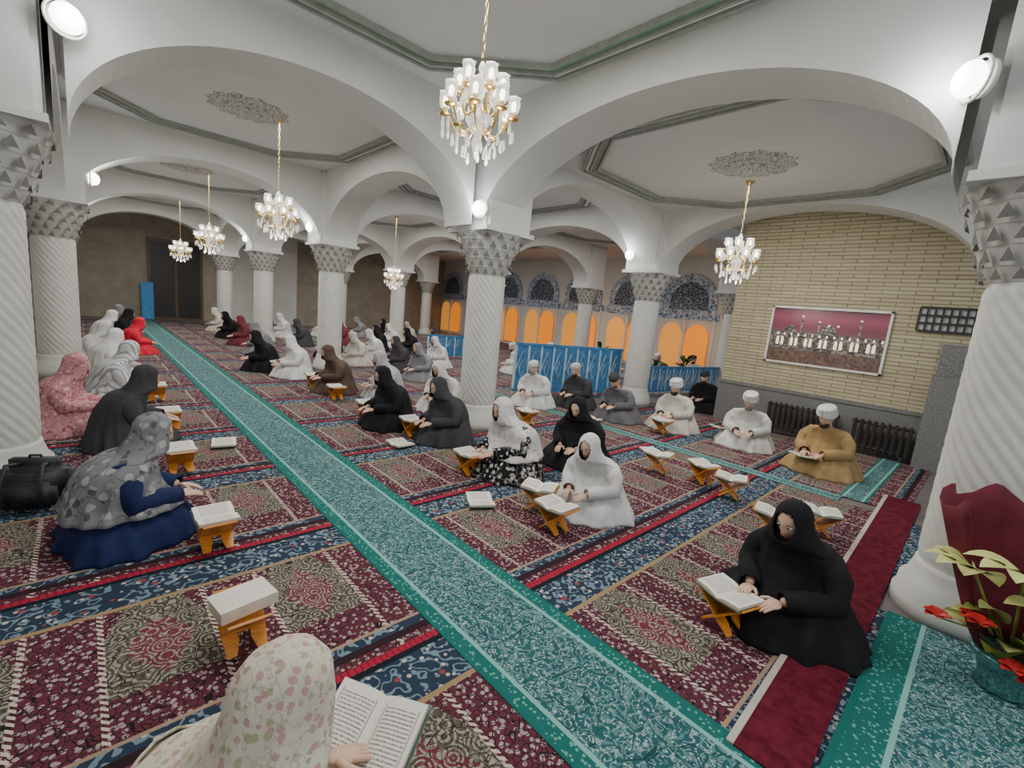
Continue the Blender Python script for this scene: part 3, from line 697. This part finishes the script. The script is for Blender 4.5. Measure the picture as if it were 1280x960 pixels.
def proto(kind, lean, nod, turn, seed, kneel=False, wr=None):
    """meshes of a seated reader, built once per pose"""
    key = (kind, lean, nod, turn, seed, kneel)
    if key in protos: return protos[key]
    wr = wr or ((.34+lean*.3, .10, .27), (.34+lean*.3, -.10, .27))
    bm, head, rot = make_body(lean, wr, nod, turn, kneel)
    d = {'head': head, 'rot': rot}
    def mesh(b, mats):
        o = link('tmp', b, mats, None, True); me = o.data; bpy.data.objects.remove(o); return me
    d['body'] = mesh(bm, SK)
    if kind == 'chador':
        d['chador'] = mesh(robe_bm(lean, head, rows_for(lean, head, 'veil'), True, 120, seed, 1, rot, wr), stone)
    elif kind == 'veilskirt':
        d['skirt'] = mesh(robe_bm(lean, head, rows_for(lean, head, 'robe'), False, 120, seed, 1, rot, wr), stone)
        d['veil'] = mesh(robe_bm(lean, head, rows_for(lean, head, 'veil'), True, 120, seed+5, 1.2, rot, None, zlow=.22, infl=1.17), stone)
    else:
        d['robe'] = mesh(robe_bm(lean, head, rows_for(lean, head, 'robe'), False, 120, seed, 1, rot, wr, .062), stone)
        b = BM(); M4 = Matrix.Translation(head) @ rot.to_4x4()
        if kind == 'turban':
            for k in range(5):
                pts = []; tl = (-.35, .30, -.12, .4, .05)[k]
                for q in range(21):
                    a = 2*PI*q/20; pts.append(M4 @ Vector((-.012+.098*math.cos(a)*(1-.03*k), .090*math.sin(a)*(1-.03*k), .052+.017*k+tl*.045*math.sin(a))))
                tube(b, pts, .026, 8, 0, False)
            ell(b, M4 @ Vector((-.01, 0, .10)), (.075, .07, .045), 14, 8, rot)
        else:
            lathe(b, [(.088, .045), (.09, .075), (.085, .11), (.06, .128), (.01, .132)], 20)
            for v in b.verts: v.co = M4 @ (Vector((v.co.x*1.08-.012, v.co.y, v.co.z)))
        d['turban' if kind == 'turban' else 'cap'] = mesh(b, stone)
        b = BM(); ell(b, M4 @ Vector((.058, 0, -.085)), (.050, .062, .048), 14, 10, rot); d['beard'] = mesh(b, stone)
    protos[key] = d; return d
CL = {}
def mat_of(key):
    if key not in CL:
        kind, c = key[0], key[1]; c2 = key[2] if len(key) > 2 else None; sc = key[3] if len(key) > 3 else 24
        CL[key] = cloth('cloth_%s_%d' % (kind, len(CL)), c, c2, sc, kind)
    return CL[key]
def person(label, loc, rz, kind, mats, lean=.10, nod=.5, turn=0., seed=1, scale=1.0, kneel=False, wr=None, group='people seated on the carpets'):
    d = proto(kind, lean, nod, turn, seed, kneel, wr)
    t = thing('person', label, 'person', loc, rz, group); t.scale = (scale,)*3
    b = bpy.data.objects.new('body', d['body']); C.objects.link(b); b.parent = t
    names = {'chador': ['chador'], 'veilskirt': ['skirt', 'veil'], 'turban': ['robe', 'turban', 'beard'], 'cap': ['robe', 'cap', 'beard']}[kind]
    for nm, mk in zip(names, mats):
        o = bpy.data.objects.new(nm, d[nm]); C.objects.link(o); o.parent = t
        o.material_slots[0].link = 'OBJECT'; o.material_slots[0].material = mat_of(mk) if isinstance(mk, tuple) else mk
        if nm not in ('beard', 'turban'):
            md = o.modifiers.new('thick', 'SOLIDIFY'); md.thickness = .006; md.offset = 1
    return t
BLK = ('plain', (.012, .012, .014)); CHA = ('plain', (.05, .05, .055)); GRY = ('plain', (.22, .22, .24)); WHT = ('plain', (.66, .66, .65)); OFF = ('plain', (.55, .52, .46)); BRN = ('plain', (.10, .065, .05))
NAVY = ('plain', (.012, .02, .075)); TAN = ('plain', (.38, .25, .11)); RED = ('plain', (.62, .02, .05)); PNK = ('floral', (.55, .26, .28), ((.7, .5, .5), (.3, .06, .09)), 30); MAR = ('plain', (.14, .03, .04))
GFL = ('floral', (.20, .20, .21), ((.36, .36, .36), (.06, .06, .07)), 16); CRM = ('floral', (.66, .60, .50), ((.50, .24, .25), (.36, .36, .20)), 46)
BFL = ('floral', (.012, .012, .014), ((.6, .58, .55), (.35, .33, .32)), 20); WFL = ('floral', (.66, .65, .62), ((.4, .4, .42), (.5, .45, .42)), 26); STR = ('stripe', (.62, .62, .62), ((.28, .29, .32),), 22)
BRD = beard_m; GBR = plain('grey_beard', (.25, .24, .23), .9)
LEFT, RIGHT = PI, 0.0
def sit(label, px, py, rz, kind, mats, **k): return person(label, at(px, py, .012), rz, kind, mats, **k)
# --- left of the wide runner, facing across it
pa_ = at(366, 806, .92); 
person('woman in cream floral chador seen from behind, nearest the camera at bottom left', (pa_.x-.33, pa_.y-.01, .012), RIGHT+.05, 'chador', [CRM], lean=.17, nod=.6, seed=3, scale=1.08, wr=((.46, .12, .30), (.46, -.12, .30)))
sit('woman with grey leafy veil over navy skirt, reading at left', 142, 668, RIGHT-.1, 'veilskirt', [NAVY, GFL], lean=.12, nod=.5, seed=8, scale=1.0)
sit('woman in black chador beside the pink patterned one at left', 150, 556, RIGHT, 'chador', [CHA], lean=.12, nod=.5, seed=2)
sit('woman in pink patterned chador by the second left column', 76, 536, RIGHT-.2, 'chador', [PNK], lean=.06, nod=.4, seed=4)
sit('woman in grey and white striped chador, left row', 138, 500, RIGHT, 'chador', [STR], lean=.12, nod=.5, seed=2)
sit('woman in white chador directly behind the striped one', 131, 474, RIGHT+.1, 'chador', [WHT], lean=.06, nod=.4, seed=4)
sit('woman in white chador turned aside by the second left column', 118, 456, RIGHT-.5, 'chador', [WHT], lean=.10, nod=.5, seed=5)
sit('person in bright red chador at far left', 165, 441, RIGHT, 'chador', [RED], lean=.06, nod=.4, seed=4, scale=.95)
sit('woman in white chador beyond the red one', 128, 430, RIGHT, 'chador', [WHT], lean=.10, nod=.5, seed=5)
sit('woman in black chador beyond the red one', 150, 425, RIGHT, 'chador', [BLK], lean=.10, nod=.5, seed=5)
sit('woman in pale grey chador farthest in the left row', 138, 417, RIGHT, 'chador', [GRY], lean=.10, nod=.5, seed=5)
# --- between the runner and the narrow strip, facing left
sit('woman in black chador reading beside the dark red carpet strip', 988, 772, LEFT-.25, 'chador', [BLK], lean=.10, nod=.45, turn=.0, seed=2, scale=.97)
sit('woman in white chador reading at the centre of the carpets', 742, 634, LEFT+.1, 'chador', [WHT], lean=.13, nod=.5, seed=6, scale=.90)
sit('woman in white floral veil and black floral dress by the middle column', 640, 588, LEFT-.1, 'veilskirt', [BFL, WFL], lean=.10, nod=.5, seed=8, scale=1.0)
sit('woman in plain black chador behind the white one', 724, 578, LEFT+.2, 'chador', [BLK], lean=.10, nod=.5, seed=5)
sit('person in charcoal clothes left of the middle column', 562, 548, LEFT, 'chador', [CHA], lean=.12, nod=.5, seed=2)
sit('woman in black chador left of the charcoal one', 492, 530, LEFT, 'chador', [BLK], lean=.10, nod=.5, seed=5)
sit('woman in white chador leaning at the foot of the middle column', 556, 512, LEFT+.3, 'chador', [WHT], lean=.13, nod=.65, seed=6)
sit('woman in brown chador beside the runner', 424, 488, LEFT, 'chador', [BRN], lean=.12, nod=.5, seed=2)
sit('woman in pale grey chador right of the brown one', 486, 497, LEFT, 'chador', [('plain', (.42, .42, .43))], lean=.10, nod=.5, seed=5)
sit('woman in white chador beyond the brown one', 372, 470, LEFT, 'chador', [WHT], lean=.06, nod=.4, seed=4)
sit('woman in black chador left of that white one', 334, 462, LEFT, 'chador', [BLK], lean=.12, nod=.5, seed=2)
far = [(330, 442, GRY, 'grey'), (308, 431, MAR, 'maroon'), (290, 422, BLK, 'black'), (278, 414, OFF, 'off-white'), (416, 446, BLK, 'black'), (448, 455, OFF, 'cream'), (380, 432, CHA, 'charcoal'), (355, 421, WHT, 'white'), (334, 412, BRN, 'brown'), (470, 448, WHT, 'white'), (500, 462, CHA, 'charcoal'), (528, 474, GRY, 'grey'), (432, 430, MAR, 'maroon'), (405, 420, WHT, 'white'), (548, 458, WHT, 'white'), (515, 441, BLK, 'black'), (474, 438, BLK, 'black'), (490, 433, WHT, 'white'), (452, 421, GRY, 'grey'), (482, 423, BLK, 'black'), (512, 427, OFF, 'off-white'), (548, 436, CHA, 'charcoal')]
seen = {}
for k, (px, py, m, cn) in enumerate(far):
    seen[cn] = seen.get(cn, 0)+1
    sit('%s %s clad reader in the far rows left of the middle column' % (ORD[seen[cn]-1], cn), px, py, LEFT+(k % 3-1)*.2, 'chador', [m], lean=(.12, .06, .10)[k % 3], nod=(.5, .4, .5)[k % 3], seed=(2, 4, 5)[k % 3])
# --- men beyond the narrow strip
sit('man in tan cloak and white turban reading in front of the radiator', 1028, 588, LEFT-.2, 'turban', [TAN, WHT, BRD], lean=.08, nod=.4, seed=9, scale=1.05)
sit('man in white shirt and white turban seated below the picture', 930, 556, LEFT+.2, 'turban', [('plain', (.60, .60, .56)), WHT, GBR], lean=.08, nod=.4, seed=9)
sit('man in cream cloak and white turban left of the brick wall', 842, 535, LEFT, 'turban', [OFF, WHT, BRD], lean=.04, nod=.3, seed=10)
sit('man in grey jacket bending forward, left of the cream cloaked man', 774, 523, LEFT, 'cap', [('plain', (.13, .13, .14)), CHA, BRD], lean=.18, nod=.7, seed=11)
sit('man in dark clothes and pale cap by the left blue screen', 722, 507, LEFT, 'cap', [CHA, OFF, BRD], lean=.08, nod=.4, seed=12)
sit('man in white clothes right of the middle column', 668, 505, LEFT+.3, 'cap', [WHT, WHT, GBR], lean=.08, nod=.4, seed=12)
sit('man in black clothes seated by the right blue screen', 880, 512, LEFT-.1, 'cap', [BLK, CHA, BRD], lean=.08, nod=.4, seed=12)
for k, (px, py, m, cap, lab) in enumerate(((646, 466, WHT, WHT, 'man in white, left of three behind the left blue screen'), (690, 462, OFF, WHT, 'man in cream, middle of three behind the left blue screen'), (730, 468, WHT, OFF, 'man in white with cream cap, right of three behind the left blue screen'), (825, 476, CHA, WHT, 'man in charcoal behind the right blue screen'), (866, 477, OFF, CHA, 'man in cream with dark cap behind the right blue screen'), (910, 482, BLK, WHT, 'man in black with white cap near the brick wall end'), (790, 472, GRY, WHT, 'man in grey between the two blue screens'))):
    sit(lab, px, py, LEFT+(k % 3-1)*.5, 'cap', [m, cap, BRD], lean=.08, nod=.4, seed=12)
# ------------------------------------------------------------------ books and stands on the carpets
stand_at(304, 806, RIGHT, 'between the cream chador and the navy skirt', None)
p_ = at(304, 806, .0); bk = make_book(p_+Vector((0, 0, .225)), .15, 'thick pale closed book on the stand before the cream chador', 0, False)
stand_at(270, 684, RIGHT, 'in front of the woman with grey leafy veil')
stand_at(226, 590, RIGHT, 'behind the one at the navy skirt')
stand_at(212, 537, RIGHT, 'level with the black chador at left')
stand_at(196, 501, RIGHT, 'level with the striped chador at left')
stand_at(183, 478, RIGHT, 'level with the white chador behind the striped one')
stand_at(585, 592, LEFT, 'in front of the woman with white floral veil')
stand_at(692, 664, LEFT, 'in front of the white chador at the centre')
stand_at(514, 545, LEFT, 'in front of the charcoal person')
stand_at(458, 522, LEFT, 'in front of the black chador left of charcoal')
stand_at(420, 500, LEFT, 'in front of the brown chador')
stand_at(392, 484, LEFT, 'beside the runner, beyond the brown chador')
stand_at(346, 466, LEFT, 'in front of the black chador far left of centre')
stand_at(330, 447, LEFT, 'in front of the first grey far reader')
stand_at(551, 496, LEFT, 'at the far foot of the middle column')
stand_at(658, 531, LEFT, 'just right of the middle column')
stand_at(821, 590, LEFT+.2, 'without reader, beside the narrow teal strip')
stand_at(876, 604, LEFT-.4, 'left of the close pair by the teal strip')
stand_at(910, 622, LEFT+.3, 'right of the close pair by the teal strip')
stand_at(962, 670, LEFT+.2, 'left of the black chador, without reader')
stand_at(1020, 668, LEFT+.4, 'behind the black chador near the dark red strip')
stand_at(904, 784, LEFT-.3, 'in front of the black chador near the dark red strip')
stand_at(826, 542, LEFT, 'in front of the cream cloaked man')
stand_at(672, 638, LEFT+.5, 'lying near the white chador, toward the runner')
# loose books and small mats
k_ = at(460, 922, .30); book_at(k_, RIGHT+.55, 'large open book held by the woman in cream floral chador', -.35); 
big = [o for o in C.objects if o.get('label') == 'large open book held by the woman in cream floral chador'][0]; big.scale = (1.15,)*3
book_at(at(1004, 572, .22), LEFT-.2, 'open book held by the man in tan cloak', -.2)
book_at(at(900, 536, .2), LEFT, 'open book held by the man in white shirt', -.2)
for px, py, lab in ((280, 556, 'on the carpet beyond the woman with grey leafy veil'), (815, 566, 'on the carpet before the two empty stands'), (970, 722, 'on the carpet left of the black chador knees'), (600, 628, 'lying behind the white chador at the centre'), (500, 556, 'in front of the black chador by the runner'), (740, 525, 'before the man with pale cap')):
    book_at(at(px, py, .015), LEFT+random.uniform(-.6, .6), 'open white book '+lab)
# ------------------------------------------------------------------ bag, red table, flowers, screens, plants
bagm = plain('black_nylon', (.02, .022, .026), .6, bump=.3)
q = Vector((-.30, 4.72, 0)); t = thing('backpack', 'black backpack leaning at the foot of the nearest left column', 'bag', (q.x, q.y, .012), 1.2)
bm = BM(); box(bm, (0, 0, .19), (.24, .46, .36)); bevel(bm, .09, 4); link('pouch', bm, bagm, t, True); bm = BM(); box(bm, (-.14, 0, .13), (.10, .34, .2)); bevel(bm, .04, 3); link('pocket', bm, bagm, t, True)
for s in (-1, 1):
    bm = BM(); tube(bm, [(-.02, s*.08, .33), (-.14, s*.10, .36), (-.22, s*.11, .22), (-.2, s*.10, .06)], .014, 6); link('strap', bm, bagm, t, True)
bm = BM(); tube(bm, [(0, -.05, .33), (0, -.03, .39), (0, .03, .39), (0, .05, .33)], .01, 6); link('handle', bm, bagm, t, True)
velvet = plain('red_velvet', (.12, .006, .018), .8, var=.2, bump=.2)
def drape(bm, hx, hy, h, n=22):
    rings = []
    per = []
    for k in range(n*4):
        f = k/(n*4)*4; sd = int(f); g = f-sd
        per.append([(-hx+2*hx*g, -hy), (hx, -hy+2*hy*g), (hx-2*hx*g, hy), (-hx, hy-2*hy*g)][sd])
    for z, m in ((h, .96), (h-.01, .995), (h-.05, 1.0), (h*.6, 1.01), (h*.3, 1.025), (.02, 1.04)):
        ring = []
        for k, (x, y) in enumerate(per):
            w = 1+(1-z/h)*.035*math.cos(k*.9)+(m-1); ring.append(bm.verts.new((x*w*m, y*w*m, z)))
        rings.append(ring)
    for q, w in zip(rings, rings[1:]):
        for k in range(len(q)): bm.faces.new((q[k], q[(k+1) % len(q)], w[(k+1) % len(q)], w[k]))
    bm.faces.new(rings[0])
# flower arrangement
petal = plain('pale_yellow_green_petal', (.56, .58, .20), .5, var=.15); leafm = plain('green_leaf', (.24, .30, .05), .5, var=.3); redp = plain('red_petal', (.62, .03, .03), .5, var=.25); vasem = plain('teal_glitter_vase', (.10, .26, .25), .25, .4, var=.5, scale=60)
t = thing('flower_arrangement', 'artificial bouquet of red flowers and pale lilies in dark red wrapping at right edge', 'flowers', (3.55, -.33, .024))
bm = BM(); lathe(bm, [(.10, 0), (.115, .02), (.10, .06), (.12, .14), (.16, .20), (.15, .21)], 24); link('vase', bm, vasem, t, True)
bm = BM(); rings = []
for q in range(9):
    f = q/8; z = .19+.80*f; r = .13+.27*f**.8; ring = []
    for k in range(41):
        a = math.radians(-150)+math.radians(300)*k/40
        rr_ = r*(1+.06*f*math.cos(9*a)+.02*math.cos(23*a)); ring.append(bm.verts.new((rr_*math.cos(a), rr_*math.sin(a), z+.05*f*math.cos(7*a))))
    rings.append(ring)
for q, w in zip(rings, rings[1:]):
    for k in range(40): bm.faces.new((q[k], q[k+1], w[k+1], w[k]))
bmesh.ops.rotate(bm, verts=bm.verts, cent=(0, 0, 0), matrix=Matrix.Rotation(math.radians(-20), 3, 'Z'))
o = link('wrapping', bm, velvet, t, True); md = o.modifiers.new('thick', 'SOLIDIFY'); md.thickness = .006
def petal_bm(bm, base, d, L, w, droop=.5, mi=0):
    d = Vector(d).normalized(); s = d.cross(Vector((0, 0, 1))).normalized(); rows = []
    for k in range(9):
        f = k/8; c = Vector(base)+d*L*f+Vector((0, 0, .35*L*f-droop*L*f*f)); ww = w*math.sin(PI*min(1, f*.92+.08))**.8
        rows.append([bm.verts.new(c+s*ww*g+Vector((0, 0, .25*ww*abs(g)))) for g in (-1, -.5, 0, .5, 1)])
    for a, b in zip(rows, rows[1:]):
        for k in range(4): bm.faces.new((a[k], a[k+1], b[k+1], b[k])).material_index = mi
rr = random.Random(5)
for k in range(11):
    a = math.radians(rr.uniform(110, 260)); h = rr.uniform(.20, .44); rd = rr.uniform(.22, .34); p1 = Vector((rd*math.cos(a), rd*math.sin(a), h)); bm = BM(); tube(bm, [(0, 0, .18), (p1.x*.5, p1.y*.5, h*.8+.05), p1], .005, 5); st = link('stem', bm, leafm, t)
    bm = BM()
    for q in range(9): b = q*2.4; petal_bm(bm, p1, (math.cos(b), math.sin(b), .3+.05*q), .075, .028, .5)
    link('red_blossom', bm, redp, st, True)
for k in range(14):
    a = math.radians(95+k*13); bm = BM(); petal_bm(bm, (.10*math.cos(a), .10*math.sin(a), .2+.05*(k % 5)), (math.cos(a), math.sin(a), .8), .26, .055, .6); link('leaf', bm, leafm if k % 2 else petal, t, True)
for k, (a, h, L, rd) in enumerate(((170, .74, .24, .30), (215, .80, .24, .34), (135, .66, .22, .30), (190, .60, .20, .33))):
    a = math.radians(a); e = (rd*math.cos(a), rd*math.sin(a), h); bm = BM(); tube(bm, [(0, 0, .18), (e[0]*.5, e[1]*.5, h*.62), e], .007, 6); st = link('stem', bm, leafm, t)
    bm = BM()
    for q in range(5): b = a+(q-2)*.6; petal_bm(bm, e, (math.cos(b), math.sin(b), .35), L, .06, .55)
    link('lily', bm, petal, st, True)
# grey panel with white rim behind the red table
g = thing('notice_board', 'grey board with rounded white rim standing behind the right column, at right edge', 'board', (5.9, -.35, .0), .3)
bm = BM(); bbox(bm, -.02, .02, -.4, .4, .12, .98); bevel(bm, .015); link('panel', bm, plain('grey_felt', (.20, .21, .22), .9), g)
bm = BM(); tube(bm, [(0, -.42, .1), (0, -.42, .94), (0, -.36, 1.0), (0, .36, 1.0), (0, .42, .94), (0, .42, .1)], .022, 8); link('rim', bm, white_paint, g, True)
for s in (-1, 1): bm = BM(); bbox(bm, -.2, .2, s*.42-.02, s*.42+.02, .0, .05); link('foot', bm, white_paint, g)
# blue lattice screens
bluem = plain('blue_painted_panel', (.05, .20, .42), .5, var=.25); bluel = plain('pale_blue_lattice', (.45, .60, .70), .5)
def screen(pa, pb, h, label):
    d = (pb-pa); L = d.length; t = thing('lattice_screen', label, 'screen', pa, math.atan2(d.y, d.x), 'blue lattice screens')
    bm = BM(); bbox(bm, 0, L, -.015, .015, .10, h-.04); link('panel', bm, bluem, t)
    bm = BM(); bbox(bm, -.02, L+.02, -.035, .035, h-.06, h); bbox(bm, -.02, L+.02, -.03, .03, .06, .12); link('rail', bm, bluem, t)
    n = max(3, int(L/.28))
    for k in range(n+1): bm = BM(); bbox(bm, L*k/n-.02, L*k/n+.02, -.03, .03, 0, h); link('post', bm, bluel, t)
    bm = BM()
    for k in range(n):
        c = L*(k+.5)/n; w = L/n*.42
        for yy in (-.028, .028):
            for g in (1, .5): tube(bm, [(c-w*g, yy, h*.5), (c, yy, h*(.5+.35*g)), (c+w*g, yy, h*.5), (c, yy, h*(.5-.34*g)), (c-w*g, yy, h*.5)], .013, 5, 0, False)
    link('lattice', bm, bluel, t)
screen(at(640, 492), at(770, 494), 1.12, 'left blue lattice screen, just right of the middle column')
screen(at(802, 493), at(905, 489), .72, 'right blue lattice screen, by the end of the brick wall')
screen(at(534, 446), at(588, 448), .75, 'far blue lattice screen, left of the middle column')
def plant(px, py, h, label):
    q = at(px, py); t = thing('potted_plant', label, 'plant', q); bm = BM(); lathe(bm, [(.11, 0), (.15, .26), (.165, .27), (.165, .3), (.14, .3)], 18); link('pot', bm, plain('plant_pot', (.5, .47, .4), .6), t, True)
    r = random.Random(int(px))
    for k in range(16):
        a = r.uniform(0, 6.28); bm = BM(); hh = r.uniform(.35, h*.7); tube(bm, [(0, 0, .28), (.04*math.cos(a), .04*math.sin(a), hh)], .006, 5); petal_bm(bm, (.04*math.cos(a), .04*math.sin(a), hh), (math.cos(a), math.sin(a), r.uniform(.4, 1.6)), h*.38, .06, .6); link('leaf', bm, plain_leaf, t, True)
plain_leaf = plain('dark_leaf', (.03, .10, .03), .45, var=.4)
plant(745, 478, 1.3, 'large-leaved potted plant behind the left blue screen'); plant(852, 483, 1.1, 'potted plant between right blue screen and brick wall'); plant(818, 482, .9, 'small potted plant at the left end of right blue screen')
# ------------------------------------------------------------------ light and view
w = bpy.data.worlds.new('world'); bpy.context.scene.world = w; w.use_nodes = True
w.node_tree.nodes['Background'].inputs[0].default_value = (.80, .90, 1.0, 1); w.node_tree.nodes['Background'].inputs[1].default_value = .8
for (i, j, cx, cy, z) in BAYS:
    l = light('bay_fill_disk', (cx, cy, z-.07), 95 if j >= 0 else 80, (1.0, .97, .93), .1, 'AREA'); l.data.shape = 'DISK'; l.data.size = 1.7  # added downward fill for floor and walls; the ceiling has no such panel
    light('bay_fill_point', (cx, cy, 2.3), 4, (1.0, .98, .95), .3)  # weak fill point added mid-bay, no fixture hangs there
for (x, y, e) in ((XEND-1.4, 7, 14), (XEND-1.4, 12, 14)): light('shrine_glow', (x, y, 1.6), e, (1.0, .58, .22), .4)
sc = bpy.context.scene
sc.view_settings.view_transform = 'AgX'; sc.view_settings.look = 'AgX - Base Contrast'; sc.view_settings.exposure = 0.12
sc.cycles.max_bounces = 5; sc.cycles.transmission_bounces = 4; sc.cycles.diffuse_bounces = 3; sc.cycles.glossy_bounces = 2
sc.cycles.use_adaptive_sampling = True
